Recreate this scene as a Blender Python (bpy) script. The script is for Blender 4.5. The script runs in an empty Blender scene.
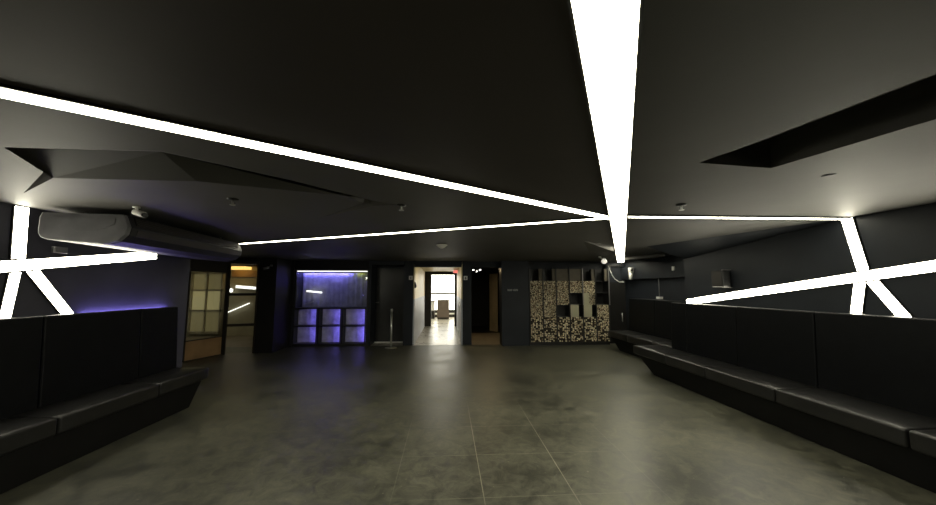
import bpy, bmesh, math, random
from mathutils import Vector, Matrix
random.seed(7)
S = bpy.context.scene
COL = S.collection
R = math.radians
EXPO = 0.0

# ------------------------------------------------------------------ materials
def nodes(name):
    m = bpy.data.materials.new(name); m.use_nodes = True
    nt = m.node_tree
    return m, nt, nt.nodes['Principled BSDF']

def paint(name, col, rough=0.5, metal=0.0, spec=0.5, var=0.12, scale=4.0, bump=0.0, coat=0.0):
    """Procedural coat: base colour broken up by soft noise, optional fine bump."""
    m, nt, b = nodes(name)
    tc = nt.nodes.new('ShaderNodeTexCoord')
    n = nt.nodes.new('ShaderNodeTexNoise'); n.inputs['Scale'].default_value = scale
    n.inputs['Detail'].default_value = 5
    nt.links.new(tc.outputs['Object'], n.inputs['Vector'])
    r = nt.nodes.new('ShaderNodeValToRGB')
    r.color_ramp.elements[0].position = 0.3; r.color_ramp.elements[1].position = 0.7
    r.color_ramp.elements[0].color = (*[c * (1 - var) for c in col], 1)
    r.color_ramp.elements[1].color = (*[min(1, c * (1 + var)) for c in col], 1)
    nt.links.new(n.outputs['Fac'], r.inputs['Fac'])
    nt.links.new(r.outputs['Color'], b.inputs['Base Color'])
    b.inputs['Roughness'].default_value = rough
    b.inputs['Metallic'].default_value = metal
    b.inputs['Specular IOR Level'].default_value = spec
    b.inputs['Coat Weight'].default_value = coat
    if bump:
        n2 = nt.nodes.new('ShaderNodeTexNoise'); n2.inputs['Scale'].default_value = scale * 18
        nt.links.new(tc.outputs['Object'], n2.inputs['Vector'])
        bp = nt.nodes.new('ShaderNodeBump'); bp.inputs['Strength'].default_value = bump
        bp.inputs['Distance'].default_value = 0.01
        nt.links.new(n2.outputs['Fac'], bp.inputs['Height'])
        nt.links.new(bp.outputs['Normal'], b.inputs['Normal'])
    return m

def glow(name, col, strength):
    m, nt, b = nodes(name)
    b.inputs['Base Color'].default_value = (*[0.8 * c for c in col], 1)
    b.inputs['Emission Color'].default_value = (*col, 1)
    b.inputs['Emission Strength'].default_value = strength
    return m

def clear_glass(name, tint=(0.93, 0.95, 0.95)):
    m = bpy.data.materials.new(name); m.use_nodes = True
    nt = m.node_tree; nt.nodes.clear()
    out = nt.nodes.new('ShaderNodeOutputMaterial')
    mix = nt.nodes.new('ShaderNodeMixShader')
    fr = nt.nodes.new('ShaderNodeFresnel'); fr.inputs['IOR'].default_value = 1.5
    tr = nt.nodes.new('ShaderNodeBsdfTransparent'); tr.inputs['Color'].default_value = (*tint, 1)
    gl = nt.nodes.new('ShaderNodeBsdfGlossy'); gl.inputs['Roughness'].default_value = 0.03
    nt.links.new(fr.outputs[0], mix.inputs[0]); nt.links.new(tr.outputs[0], mix.inputs[1])
    nt.links.new(gl.outputs[0], mix.inputs[2]); nt.links.new(mix.outputs[0], out.inputs[0])
    return m

def tile_floor(name, col, dust, joint, size, off, rough, clean=None):
    m, nt, b = nodes(name)
    L = nt.links.new
    tc = nt.nodes.new('ShaderNodeTexCoord')
    sep = nt.nodes.new('ShaderNodeSeparateXYZ'); L(tc.outputs['Object'], sep.inputs[0])
    def mth(op, a, bb=None, c=None):
        n = nt.nodes.new('ShaderNodeMath'); n.operation = op
        for i, v in enumerate((a, bb, c)):
            if v is None: continue
            if isinstance(v, (int, float)): n.inputs[i].default_value = v
            else: L(v, n.inputs[i])
        return n.outputs[0]
    def line(coord, o, s):
        f = mth('FRACT', mth('DIVIDE', mth('SUBTRACT', coord, o), s))
        d = mth('MULTIPLY', mth('MINIMUM', f, mth('SUBTRACT', 1.0, f)), s)
        return mth('LESS_THAN', d, 0.004)
    jx = line(sep.outputs[0], off[0], size[0]); jy = line(sep.outputs[1], off[1], size[1])
    j = mth('MAXIMUM', jx, mth('MULTIPLY', jy, 0.6))
    # per-tile tone
    cx = mth('FLOOR', mth('DIVIDE', mth('SUBTRACT', sep.outputs[0], off[0]), size[0]))
    cy = mth('FLOOR', mth('DIVIDE', mth('SUBTRACT', sep.outputs[1], off[1]), size[1]))
    comb = nt.nodes.new('ShaderNodeCombineXYZ'); L(cx, comb.inputs[0]); L(cy, comb.inputs[1])
    wn = nt.nodes.new('ShaderNodeTexWhiteNoise'); L(comb.outputs[0], wn.inputs['Vector'])
    def noise(scale, det, rg=0.55, dist=0.0):
        n = nt.nodes.new('ShaderNodeTexNoise'); n.inputs['Scale'].default_value = scale
        n.inputs['Detail'].default_value = det; n.inputs['Roughness'].default_value = rg
        n.inputs['Distortion'].default_value = dist
        L(tc.outputs['Object'], n.inputs['Vector']); return n.outputs['Fac']
    def ramp(fac, p0, p1, c0=(0, 0, 0), c1=(1, 1, 1)):
        r = nt.nodes.new('ShaderNodeValToRGB')
        r.color_ramp.elements[0].position = p0; r.color_ramp.elements[1].position = p1
        r.color_ramp.elements[0].color = (*c0, 1); r.color_ramp.elements[1].color = (*c1, 1)
        L(fac, r.inputs['Fac']); return r.outputs['Color']
    smear = ramp(mth('ADD', mth('MULTIPLY', noise(1.3, 4, 0.5, 0.3), 0.32), mth('MULTIPLY', noise(6.5, 10, 0.74, 0.9), 0.68)), 0.42, 0.66)
    fleck = ramp(noise(34, 3), 0.69, 0.75)
    def mix(fac, a, c):
        n = nt.nodes.new('ShaderNodeMix'); n.data_type = 'RGBA'
        if isinstance(fac, (int, float)): n.inputs[0].default_value = fac
        else: L(fac, n.inputs[0])
        for k, v in ((6, a), (7, c)):
            if isinstance(v, tuple): n.inputs[k].default_value = (*v, 1)
            else: L(v, n.inputs[k])
        return n.outputs[2]
    base = mix(wn.outputs['Value'], tuple(c * 0.88 for c in col), tuple(c * 1.1 for c in col))
    c1 = mix(mth('MULTIPLY', smear, 0.75), base, dust)
    c2 = mix(mth('MULTIPLY', fleck, 0.5), c1, tuple(min(1, d * 1.6) for d in dust))
    jf = 0.55
    if clean:      # grout is worn pale only around one trodden spot
        dx = mth('SUBTRACT', sep.outputs[0], clean[0]); dy = mth('MULTIPLY', mth('SUBTRACT', sep.outputs[1], clean[1]), 0.8)
        dist = mth('SQRT', mth('ADD', mth('MULTIPLY', dx, dx), mth('MULTIPLY', dy, dy)))
        mr = nt.nodes.new('ShaderNodeMapRange'); L(dist, mr.inputs[0])
        mr.inputs[1].default_value = 0.45; mr.inputs[2].default_value = 1.25; mr.inputs[3].default_value = 0.6; mr.inputs[4].default_value = 0.03
        jf = mth('MULTIPLY', mr.outputs[0], mth('ADD', mth('MULTIPLY', noise(3.0, 3), 1.2), 0.2))
    c3 = mix(mth('MULTIPLY', j, jf), c2, joint)
    L(c3, b.inputs['Base Color'])
    rr = mth('ADD', mth('MULTIPLY', smear, 0.18), rough)
    L(rr, b.inputs['Roughness'])
    bp = nt.nodes.new('ShaderNodeBump'); bp.inputs['Strength'].default_value = 0.25
    bp.inputs['Distance'].default_value = 0.004
    L(noise(9, 6, 0.6), bp.inputs['Height']); L(bp.outputs['Normal'], b.inputs['Normal'])
    return m

M = {}
M['floor'] = tile_floor('slate_tiles', (0.044, 0.045, 0.035), (0.185, 0.182, 0.130), (0.34, 0.32, 0.25), (0.665, 0.645), (0.275, 2.65), 0.36, (0.62, 3.3))
M['corr_floor'] = tile_floor('pale_tiles', (0.40, 0.37, 0.30), (0.55, 0.52, 0.44), (0.2, 0.18, 0.15), (0.42, 0.42), (0.0, 9.4), 0.25)
M['brown_floor'] = tile_floor('brown_tiles', (0.20, 0.17, 0.125), (0.26, 0.225, 0.165), (0.12, 0.1, 0.07), (0.5, 0.5), (0.1, 0.2), 0.4)
M['ceiling'] = paint('charcoal_ceiling_paint', (0.090, 0.087, 0.080), 0.62, spec=0.35, var=0.08, scale=1.6, bump=0.04)
M['wall'] = paint('black_blue_wall_paint', (0.020, 0.024, 0.031), 0.5, spec=0.3, var=0.15, scale=2.5, bump=0.06)
M['wall_violet_lit'] = paint('violet_lit_wall_paint', (0.060, 0.060, 0.078), 0.5, spec=0.3, var=0.15, scale=2.5, bump=0.06)  # wall paint lightened and blued: the violet glow is put into the colour
M['shaded_ceiling'] = paint('shaded_brown_ceiling', (0.048, 0.041, 0.035), 0.62, spec=0.3, var=0.08, scale=1.6, bump=0.04)  # darker copy of the ceiling paint, with shade put into its colour
M['wall_matt'] = paint('matt_black_wall_paint', (0.014, 0.0135, 0.013), 0.6, spec=0.3, var=0.15, scale=2.5)
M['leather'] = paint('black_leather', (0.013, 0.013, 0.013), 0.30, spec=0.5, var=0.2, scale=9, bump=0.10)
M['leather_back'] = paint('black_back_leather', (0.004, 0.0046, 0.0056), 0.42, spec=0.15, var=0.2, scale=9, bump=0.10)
M['plinth'] = paint('black_plinth', (0.006, 0.006, 0.006), 0.5, spec=0.2, var=0.2)
M['strip'] = glow('warm_white_led', (1.0, 0.95, 0.74), 15.0)
M['strip_wall'] = glow('warm_white_wall_led', (1.0, 0.95, 0.76), 24.0)
M['housing'] = paint('black_anodised_channel', (0.02, 0.02, 0.02), 0.4, metal=0.3)
M['acw'] = paint('dusty_grey_plastic', (0.17, 0.17, 0.18), 0.5, spec=0.3, var=0.2, scale=6)
M['acb'] = paint('charcoal_plastic', (0.030, 0.030, 0.033), 0.5, spec=0.3, var=0.2, scale=6)
M['acd'] = paint('dark_grille_plastic', (0.03, 0.027, 0.025), 0.5)
M['white'] = paint('white_plastic', (0.85, 0.84, 0.80), 0.4, var=0.04)
M['black'] = paint('black_plastic', (0.012, 0.012, 0.012), 0.4, var=0.15)
M['chrome'] = paint('brushed_steel', (0.72, 0.72, 0.68), 0.36, metal=1.0, var=0.06, scale=30)
M['greyp'] = paint('grey_metal', (0.25, 0.25, 0.25), 0.4, metal=0.6)
M['cream'] = paint('cream_wall_paint', (0.74, 0.64, 0.38), 0.5, var=0.06)
M['dado'] = paint('pale_blue_grey_dado', (0.46, 0.49, 0.56), 0.5, var=0.06)
M['frame'] = paint('dark_brown_door_frame', (0.020, 0.016, 0.012), 0.4)
M['wood'] = paint('orange_brown_panel', (0.36, 0.22, 0.10), 0.5, var=0.2, scale=3)
M['olive'] = paint('olive_beige_wall_paint', (0.40, 0.37, 0.26), 0.6, var=0.1)
M['glass'] = clear_glass('clear_glass')
M['sky'] = glow('overexposed_daylight', (1.0, 0.97, 0.84), 6.5)
M['frost'] = glow('backlit_frosted_pane', (0.64, 0.56, 0.27), 0.28)
M['frost_dim'] = glow('dim_frosted_pane', (0.52, 0.45, 0.22), 0.13)
M['amber'] = glow('amber_light_panel', (1.0, 0.62, 0.16), 1.6)
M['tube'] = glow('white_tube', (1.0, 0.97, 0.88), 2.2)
M['violet'] = glow('violet_led', (0.24, 0.19, 1.0), 36.0)
M['violet_top'] = glow('violet_wash_led', (0.24, 0.20, 1.0), 30.0)
M['violet_panel'] = glow('violet_backlit_panel', (0.155, 0.135, 0.62), 0.33)
M['violet_soft'] = glow('violet_cove_led', (0.34, 0.27, 1.0), 42.0)
M['lime'] = glow('yellow_green_led', (0.80, 0.85, 0.10), 6.0)
M['pale_back'] = paint('pale_ribbed_back', (0.55, 0.55, 0.62), 0.35, var=0.25, scale=7)
M['red'] = glow('red_sign_face', (1.0, 0.22, 0.18), 0.9)
M['chip_a'] = paint('pale_chip', (0.80, 0.72, 0.52), 0.5, var=0.25, scale=20)
M['chip_b'] = paint('tan_chip', (0.62, 0.52, 0.35), 0.55, var=0.25, scale=20)
M['chip_c'] = paint('brown_chip', (0.34, 0.26, 0.16), 0.6, var=0.25, scale=20)
M['chip_bed'] = paint('dark_mosaic_bed', (0.035, 0.027, 0.018), 0.8)
M['beige'] = paint('beige_board', (0.42, 0.40, 0.28), 0.6, var=0.1)
M['brownb'] = paint('brown_board', (0.10, 0.085, 0.06), 0.6, var=0.2)
M['shelf'] = paint('dark_shelf_lacquer', (0.018, 0.018, 0.018), 0.45)
M['pedestal'] = paint('taupe_laminate', (0.13, 0.10, 0.075), 0.4, var=0.1)
M['bulb'] = glow('small_bright_bulb', (1.0, 0.97, 0.9), 9.0)
M['lettering'] = paint('grey_lettering', (0.30, 0.30, 0.30), 0.5)

# ------------------------------------------------------------------ mesh helpers
def box(bm, x0, x1, y0, y1, z0, z1, mi=0):
    vs = [bm.verts.new((x, y, z)) for x in (x0, x1) for y in (y0, y1) for z in (z0, z1)]
    for f in ((0, 1, 3, 2), (4, 6, 7, 5), (0, 4, 5, 1), (2, 3, 7, 6), (0, 2, 6, 4), (1, 5, 7, 3)):
        fc = bm.faces.new([vs[i] for i in f]); fc.material_index = mi
    return vs

def prism(bm, pts, ext, mi=0):
    """pts: list of 3D points (one planar polygon); ext: extrusion vector."""
    e = Vector(ext)
    a = [bm.verts.new(p) for p in pts]; b = [bm.verts.new(Vector(p) + e) for p in pts]
    fs = [bm.faces.new(a), bm.faces.new(b[::-1])]
    n = len(pts)
    for i in range(n):
        fs.append(bm.faces.new((a[i], b[i], b[(i + 1) % n], a[(i + 1) % n])))
    for f in fs: f.material_index = mi
    return fs

def cyl(bm, p0, p1, r0, r1=None, seg=16, mi=0):
    r1 = r0 if r1 is None else r1
    p0, p1 = Vector(p0), Vector(p1); d = (p1 - p0).normalized()
    u = d.orthogonal().normalized(); w = d.cross(u)
    ra, rb = [], []
    for i in range(seg):
        t = 2 * math.pi * i / seg; o = u * math.cos(t) + w * math.sin(t)
        ra.append(bm.verts.new(p0 + o * r0)); rb.append(bm.verts.new(p1 + o * r1))
    fs = [bm.faces.new(ra[::-1]), bm.faces.new(rb)]
    for i in range(seg):
        f = bm.faces.new((ra[i], ra[(i + 1) % seg], rb[(i + 1) % seg], rb[i])); f.smooth = True; fs.append(f)
    for f in fs: f.material_index = mi

def lathe(bm, c, prof, seg=20):
    rings = []
    for r, z in prof:
        rings.append([bm.verts.new((c[0] + r * math.cos(2 * math.pi * i / seg), c[1] + r * math.sin(2 * math.pi * i / seg), c[2] + z)) for i in range(seg)])
    for a, b in zip(rings, rings[1:]):
        for i in range(seg):
            f = bm.faces.new((a[i], a[(i + 1) % seg], b[(i + 1) % seg], b[i])); f.smooth = True
    bm.faces.new(rings[0][::-1]); bm.faces.new(rings[-1])

def tube(bm, pts, r, seg=8):
    for a, b in zip(pts, pts[1:]): cyl(bm, a, b, r, seg=seg)

def bm_new(): return bmesh.new()

def obj(name, bm, mats, parent=None, bevel=0.0, seg=2, label=None):
    bmesh.ops.recalc_face_normals(bm, faces=bm.faces)
    me = bpy.data.meshes.new(name); bm.to_mesh(me); bm.free()
    for m in (mats if isinstance(mats, (list, tuple)) else [mats]): me.materials.append(m)
    o = bpy.data.objects.new(name, me); COL.objects.link(o)
    if parent is not None:
        o.parent = parent
        o.matrix_parent_inverse = parent_matrix(parent).inverted()
    if bevel:
        md = o.modifiers.new('bevel', 'BEVEL'); md.width = bevel; md.segments = seg
        md.limit_method = 'ANGLE'; md.angle_limit = R(35)
    if label: o['label'] = label
    return o

def parent_matrix(p):
    m = Matrix.Translation(p.location) @ p.rotation_euler.to_matrix().to_4x4()
    if p.parent is not None:
        m = parent_matrix(p.parent) @ p.matrix_parent_inverse @ m
    return m

def thing(name, label, cat, loc, group=None, rz=0):
    o = bpy.data.objects.new(name, None); o.empty_display_size = 0.1
    o.location = loc; o.rotation_euler = (0, 0, rz); COL.objects.link(o)
    o['label'] = label; o['category'] = cat
    if group: o['group'] = group
    return o

def tag(o, label, cat, group=None):
    o['label'] = label; o['category'] = cat
    if group: o['group'] = group
    return o

def struct(name, bm, mats, parent=None, label=None):
    o = obj(name, bm, mats, parent)
    o['kind'] = 'structure'
    if label: o['label'] = label
    return o

def sbox(name, mats, *b):
    bm = bm_new()
    for q in b: box(bm, *q)
    return struct(name, bm, mats)

ZC = 2.22           # ceiling height
XR, XL = 4.12, -3.75

# ------------------------------------------------------------------ floors
sbox('floor', M['floor'], (-3.95, 5.15, -4.2, 9.40, -0.12, 0.0), (-6.6, -3.95, 5.1, 9.4, -0.12, 0.0))
sbox('floor_corridor', M['corr_floor'], (-4.2, 0.55, 9.40, 19.2, -0.12, 0.0), (0.55, 4.2, 14.1, 19.2, -0.12, 0.0))
sbox('floor_passage', M['brown_floor'], (0.55, 2.3, 9.40, 11.8, -0.12, 0.0))
sbox('floor_passage_end', M['wall_matt'], (0.55, 2.3, 11.8, 14.1, -0.12, 0.0))
sbox('floor_lobby', M['brown_floor'], (-10.2, -4.2, 9.4, 12.2, -0.12, 0.0), (-10.2, -6.6, 5.1, 9.4, -0.12, 0.0))

# ------------------------------------------------------------------ ceiling with two folded recesses
LO = [(-2.28, 1.86), (-2.52, 2.26), (-3.22, 2.78), (-2.59, 2.38), (-1.70, 2.40), (-0.81, 2.72), (-0.71, 2.94),
      (-1.38, 3.67), (-0.66, 3.05), (-0.43, 2.98), (-0.62, 2.86), (-1.10, 2.28), (-1.51, 1.86)]
RO = [(1.45, 1.86), (1.95, 1.92), (2.45, -0.35), (2.05, -0.75)]
def ceiling_mesh():
    bm = bm_new()
    outer = [(-6.7, -4.3), (5.2, -4.3), (5.2, 9.6), (-6.7, 9.6)]
    loops = []
    for lp in (outer, LO, RO):
        vs = [bm.verts.new((x, y, ZC)) for x, y in lp]
        es = [bm.edges.new((vs[i], vs[(i + 1) % len(vs)])) for i in range(len(vs))]
        loops.append(vs)
    bmesh.ops.triangle_fill(bm, edges=bm.edges[:], use_beauty=True)
    for f in bm.faces:
        if f.normal.z > 0: f.normal_flip()
    return bm, loops
bm, loops = ceiling_mesh()
# left recess: a tent of sloping facets folded up to one apex, with two thin notches
A = loops[1]
ap = bm.verts.new((-1.76, 2.17, 2.335)); aq = bm.verts.new((-2.533, 2.067, 2.30))
s1 = bm.verts.new((-2.66, 2.40, 2.31)); s2 = bm.verts.new((-0.70, 2.92, 2.27))
a_, e_, f_, d_, c_, g_, h_, t1, k_, t2, k2, n2, n1 = A
for f in ((a_, e_, aq), (e_, d_, aq), (e_, f_, s1), (f_, d_, s1), (e_, s1, d_), (d_, c_, ap), (d_, ap, aq), (c_, g_, ap), (g_, s2, ap), (g_, h_, s2), (h_, t1, s2),
          (t1, k_, s2), (k_, t2, s2), (t2, k2, s2), (k2, n2, s2), (n2, ap, s2), (n2, n1, ap), (n1, a_, ap), (a_, aq, ap)): bm.faces.new(f)
B = loops[2]
hr = [0.0, 0.18, 0.54, 0.02]
ub = [bm.verts.new((v.co.x, v.co.y, ZC + h + 0.001)) for v, h in zip(B, hr)]
for i in range(4): bm.faces.new((B[i], B[(i + 1) % 4], ub[(i + 1) % 4], ub[i]))
for f in ((0, 1, 3), (1, 2, 3)):
    fc = bm.faces.new([ub[i] for i in f]); fc.material_index = 1  # recess roof takes the darker colour in place of shade
struct('ceiling', bm, [M['ceiling'], M['shaded_ceiling']])
sbox('ceiling_slab', M['wall_matt'], (-6.7, 5.2, -4.3, 9.6, 2.80, 2.86))
sbox('ceiling_corridor', M['cream'], (-0.9, 0.42, 9.55, 14.2, 2.15, 2.25))
sbox('ceiling_daylight', M['white'], (-4.2, 4.2, 14.2, 19.2, 2.5, 2.6))
sbox('ceiling_passage', M['wall_matt'], (0.5, 2.4, 9.5, 14.2, 2.14, 2.25))
sbox('ceiling_lobby', M['olive'], (-10.2, -4.2, 9.6, 12.2, 2.22, 2.3), (-10.2, -6.7, 5.0, 9.6, 2.22, 2.3))
# folded soffit that drops from the ceiling to the right-hand wall
bm = bm_new()
prism(bm, [(4.12, 3.26, 2.219), (3.47, 5.80, 2.219), (4.12, 5.80, 2.00)], (0.001, 0, 0.0012))
struct('trim_1', bm, M['wall'])
# small folded step beside the far end of the middle light
bm = bm_new()
v = [bm.verts.new(p) for p in ((2.09, 5.18, ZC), (2.83, 5.72, ZC), (2.83, 5.72, ZC - 0.10), (2.90, 6.9, ZC))]
for f in ((0, 1, 2), (1, 3, 2), (0, 2, 3)): bm.faces.new([v[i] for i in f])
struct('trim_2', bm, M['ceiling'])

# matching step on the other side of the light, toward the alcove
bm = bm_new()
v = [bm.verts.new(p) for p in ((4.05, 7.66, ZC), (4.05, 7.66, ZC - 0.08), (4.60, 7.05, ZC), (4.60, 7.05, ZC - 0.045), (4.90, 9.35, ZC), (4.90, 9.35, ZC - 0.01))]
for f in ((0, 1, 3, 2), (0, 4, 5, 1), (2, 3, 5, 4), (1, 5, 3), (0, 2, 4)): bm.faces.new([v[i] for i in f])
struct('trim_8', bm, M['ceiling'])

# ------------------------------------------------------------------ walls
sbox('wall_right', M['wall'], (XR, 5.2, -4.2, 5.80, 0, ZC))
sbox('wall_right_alcove', M['wall'], (4.95, 5.2, 5.80, 9.40, 0, ZC))
sbox('trim_3', M['wall'], (4.83, 4.95, 5.80, 9.40, 1.73, 2.05))
sbox('wall_left', M['wall_violet_lit'], (-3.95, XL, -4.2, 5.30, 0, ZC))
sbox('wall_left_return', M['wall_matt'], (-6.7, -3.95, 5.0, 5.30, 0, ZC), (-6.7, -5.42, 5.30, 7.54, 0, ZC))
sbox('wall_front', M['wall'], (-3.95, 5.2, -4.3, -4.2, 0, ZC))
# back wall, piece by piece
sbox('wall_back_left', M['wall_matt'], (-4.45, -4.05, 8.52, 9.85, 0, ZC), (-4.05, -3.98, 9.30, 9.85, 0, ZC),
     (-4.05, -2.07, 9.34, 9.85, 1.99, ZC))
sbox('wall_back_door_head', M['wall_matt'], (-5.42, -4.45, 8.50, 8.60, 2.13, ZC))
sbox('wall_back', M['wall'], (-2.07, -2.0, 9.36, 9.95, 0, ZC), (-2.0, -1.15, 9.90, 9.95, 0, ZC), (-2.0, -1.15, 9.36, 9.90, 2.12, ZC),
     (-1.15, -0.90, 9.40, 14.1, 0, ZC), (-0.90, 0.40, 9.40, 9.55, 2.065, ZC), (0.42, 0.66, 9.40, 14.1, 0, ZC))
sbox('wall_back_middle', M['wall'], (1.44, 2.17, 9.15, 9.55, 0, ZC), (2.17, 4.40, 9.52, 9.62, 0, ZC), (0.66, 1.44, 9.42, 9.55, 2.06, ZC))
sbox('wall_back_right', M['wall'], (4.40, 5.2, 9.40, 9.62, 0, ZC))
# corridor linings
sbox('wall_corridor_left', [M['cream']], (-0.90, -0.87, 9.40, 13.9, 1.20, 2.15))
sbox('wall_corridor_right', [M['cream']], (0.39, 0.42, 9.40, 13.9, 1.20, 2.15))
sbox('trim_4', [M['dado']], (-0.90, -0.865, 9.40, 13.9, 0, 1.20))
sbox('trim_5', [M['dado']], (0.385, 0.42, 9.40, 13.9, 0, 1.20))
# dark frame at the end of the corridor
sbox('door_1', M['frame'], (-0.87, -0.62, 13.9, 14.1, 0, 2.15), (0.30, 0.42, 13.9, 14.1, 0, 2.15), (-0.62, 0.30, 13.9, 14.1, 2.02, 2.15))
# passage to the right of the corridor
sbox('wall_passage_right', M['wall_matt'], (2.1, 2.3, 9.55, 14.1, 0, 2.14))
sbox('wall_passage_end', M['wall_matt'], (0.66, 2.1, 14.0, 14.1, 0, 2.14))
# daylight room behind the corridor
sbox('wall_daylight_left', M['white'], (-4.3, -4.2, 14.1, 19.2, 0, 2.5))
sbox('wall_daylight_right', M['white'], (4.2, 4.3, 14.1, 19.2, 0, 2.5))
sbox('wall_daylight_near', M['white'], (-4.2, -0.9, 14.1, 14.2, 0, 2.5), (0.66, 4.2, 14.1, 14.2, 0, 2.5), (-0.9, 0.66, 14.1, 14.2, 2.15, 2.5))
sbox('wall_daylight_far', M['frame'], (-4.2, 4.2, 18.2, 18.3, 0, 0.14), (-4.2, 4.2, 18.2, 18.3, 0.22, 0.38))
sbox('trim_6', M['white'], (-4.2, 4.2, 18.17, 18.3, 0.14, 0.22))
win = sbox('window_1', M['greyp'], (-4.2, 4.2, 18.2, 18.3, 1.15, 1.27), (-4.2, 4.2, 18.2, 18.3, 2.00, 2.06),
           (-4.2, 4.2, 18.2, 18.3, 2.45, 2.5), (-1.75, -1.7, 18.2, 18.3, 0.38, 2.5), (1.7, 1.75, 18.2, 18.3, 0.38, 2.5))
bm = bm_new(); box(bm, -4.2, 4.2, 18.31, 18.34, 0.38, 2.5)
obj('daylight_pane', bm, M['sky'], win)
# lobby behind the glazed screen
sbox('wall_lobby_far', M['olive'], (-10.2, -4.2, 11.6, 11.7, 0, 2.22))
sbox('wall_lobby_left', M['olive'], (-10.3, -10.2, 5.0, 11.7, 0, 2.22))
sbox('wall_lobby_near', M['olive'], (-10.2, -6.7, 5.0, 5.1, 0, 2.22))
sbox('wall_lobby_right', M['olive'], (-4.2, -4.1, 9.85, 11.7, 0, 2.22))

# lobby window with muntins
w2 = sbox('window_2', M['olive'], (-8.08, -8.02, 11.5, 11.6, 0.1, 2.0), (-7.16, -7.10, 11.5, 11.6, 0.1, 2.0), (-8.08, -7.10, 11.5, 11.6, 1.94, 2.02),
          (-8.08, -7.10, 11.5, 11.6, 0.08, 0.15), (-7.61, -7.57, 11.5, 11.6, 0.1, 2.0), (-8.08, -7.10, 11.5, 11.6, 1.40, 1.46), (-8.08, -7.10, 11.5, 11.6, 0.76, 0.82))
for x0, x1 in ((-8.02, -7.61), (-7.57, -7.16)):
    for z0, z1, mm in ((0.15, 0.76, 'frost_dim'), (0.82, 1.40, 'frost'), (1.46, 1.94, 'frost_dim')):
        bm = bm_new(); box(bm, x0, x1, 11.56, 11.59, z0, z1); obj('pane', bm, M[mm], w2)

# ------------------------------------------------------------------ LED strips
def strip(name, label, mp, a, b, wd, cut_a=None, group=None, th=0.016):
    """mp maps (u, v, depth) to 3D; a, b are 2D ends of the centre line; a cut is a 2D line (point, direction)."""
    a, b = Vector(a), Vector(b); d = (b - a).normalized(); nn = Vector((-d.y, d.x))
    def clip(poly, cut, off):
        q, e = Vector(cut[0]), Vector(cut[1]).normalized(); m = Vector((-e.y, e.x))
        keep = Vector(cut[2]) if len(cut) > 2 else (b if (q - a).length < (q - b).length else a)
        if (keep - q).dot(m) < 0: m = -m
        q = q + m * off; out = []
        for i, p in enumerate(poly):
            r = poly[(i + 1) % len(poly)]; dp, dr = (p - q).dot(m), (r - q).dot(m)
            if dp >= 0: out.append(p)
            if dp * dr < 0: out.append(p + (r - p) * (dp / (dp - dr)))
        return out
    cuts = cut_a if isinstance(cut_a, list) else ([cut_a] if cut_a else [])
    def quad(h, back):
        ea = 0.5 if cuts else -back
        poly = [a - d * ea + nn * h, a - d * ea - nn * h, b - d * back - nn * h, b - d * back + nn * h]
        for c in cuts: poly = clip(poly, (c[0], c[1], b), back)
        return poly
    mid = (a + b) / 2
    t = thing(name, label, 'light', mp(mid.x, mid.y, 0.0), group)
    ext = Vector(mp(0, 0, th)) - Vector(mp(0, 0, 0))
    bm = bm_new(); prism(bm, [mp(p.x, p.y, 0.0004) for p in quad(wd / 2 + 0.010, 0.002)], ext)
    obj('channel', bm, M['housing'], t)
    ext2 = Vector(mp(0, 0, 0.004)) - Vector(mp(0, 0, 0))
    bm = bm_new(); prism(bm, [mp(p.x, p.y, th - 0.0018) for p in quad(wd / 2, 0.004)], ext2)
    obj('diffuser', bm, M['strip'] if mp is ceil else M['strip_wall'], t)
    return t
ceil = lambda x, y, dd: (x, y, ZC - dd)
rwall = lambda y, z, dd: (XR - dd, y, z)
lwall = lambda y, z, dd: (XL + dd, y, z)
GC, GR, GL = 'light strips across the ceiling', 'light strips on the right wall', 'light strips on the left wall'
c0, c1 = Vector((-0.216, -0.40)), Vector((4.79, 9.30)); cd = (c1 - c0).normalized(); cn = Vector((-cd.y, cd.x))
strip('light_strip', 'widest white light strip running along the middle of the ceiling', ceil, c0, c1, 0.155, group=GC)
eL = (c0 + cn * 0.0885, cd); eR = (c0 - cn * 0.0885, cd)
tl0, tl1 = Vector((1.556, 3.313)), Vector((-3.74, -0.064)); td = (tl1 - tl0).normalized(); tn = Vector((-td.y, td.x))
strip('light_strip', 'long white ceiling strip crossing above to the upper left from the middle strip', ceil, tl0, tl1, 0.098, cut_a=eL, group=GC)
far_side = tn if tn.y > 0 else -tn
strip('light_strip', 'thin white ceiling strip reaching toward the wall air conditioner on the left', ceil, (1.50, 3.43), (-3.38, 5.76), 0.066,
      cut_a=[(tl0 + far_side * 0.062, td), eL], group=GC)
strip('light_strip', 'thin white ceiling strip running straight from the middle strip to the right wall', ceil, (1.75, 3.30), (4.10, 3.27), 0.062, cut_a=eR, group=GC)
def star(mp, cen, slope, y0, y1, arms, wd, labels, group):
    d = Vector((1, slope)).normalized(); nn = Vector((-d.y, d.x)); c = Vector(cen)
    strip('mounted_light_strip', labels[0], mp, c + d * ((y0 - c.x) / d.x), c + d * ((y1 - c.x) / d.x), wd, group=group)
    upper = (c + nn * (wd / 2 + 0.012), d); lower = (c - nn * (wd / 2 + 0.012), d)
    prev = None
    for (p, q, side, w), lb in zip(arms, labels[1:]):
        cuts = [upper if side > 0 else lower]
        p, q = Vector(p), Vector(q); e = (q - p).normalized(); m = Vector((-e.y, e.x))
        if prev and side < 0: cuts.append(prev)
        strip('mounted_light_strip', lb, mp, p, q, w, cut_a=cuts, group=group)
        if side < 0:
            nxt = Vector(arms[-1][1])
            sg = 1 if (nxt - p).dot(m) > 0 else -1
            prev = (p + m * sg * (w / 2 + 0.011), e)
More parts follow.
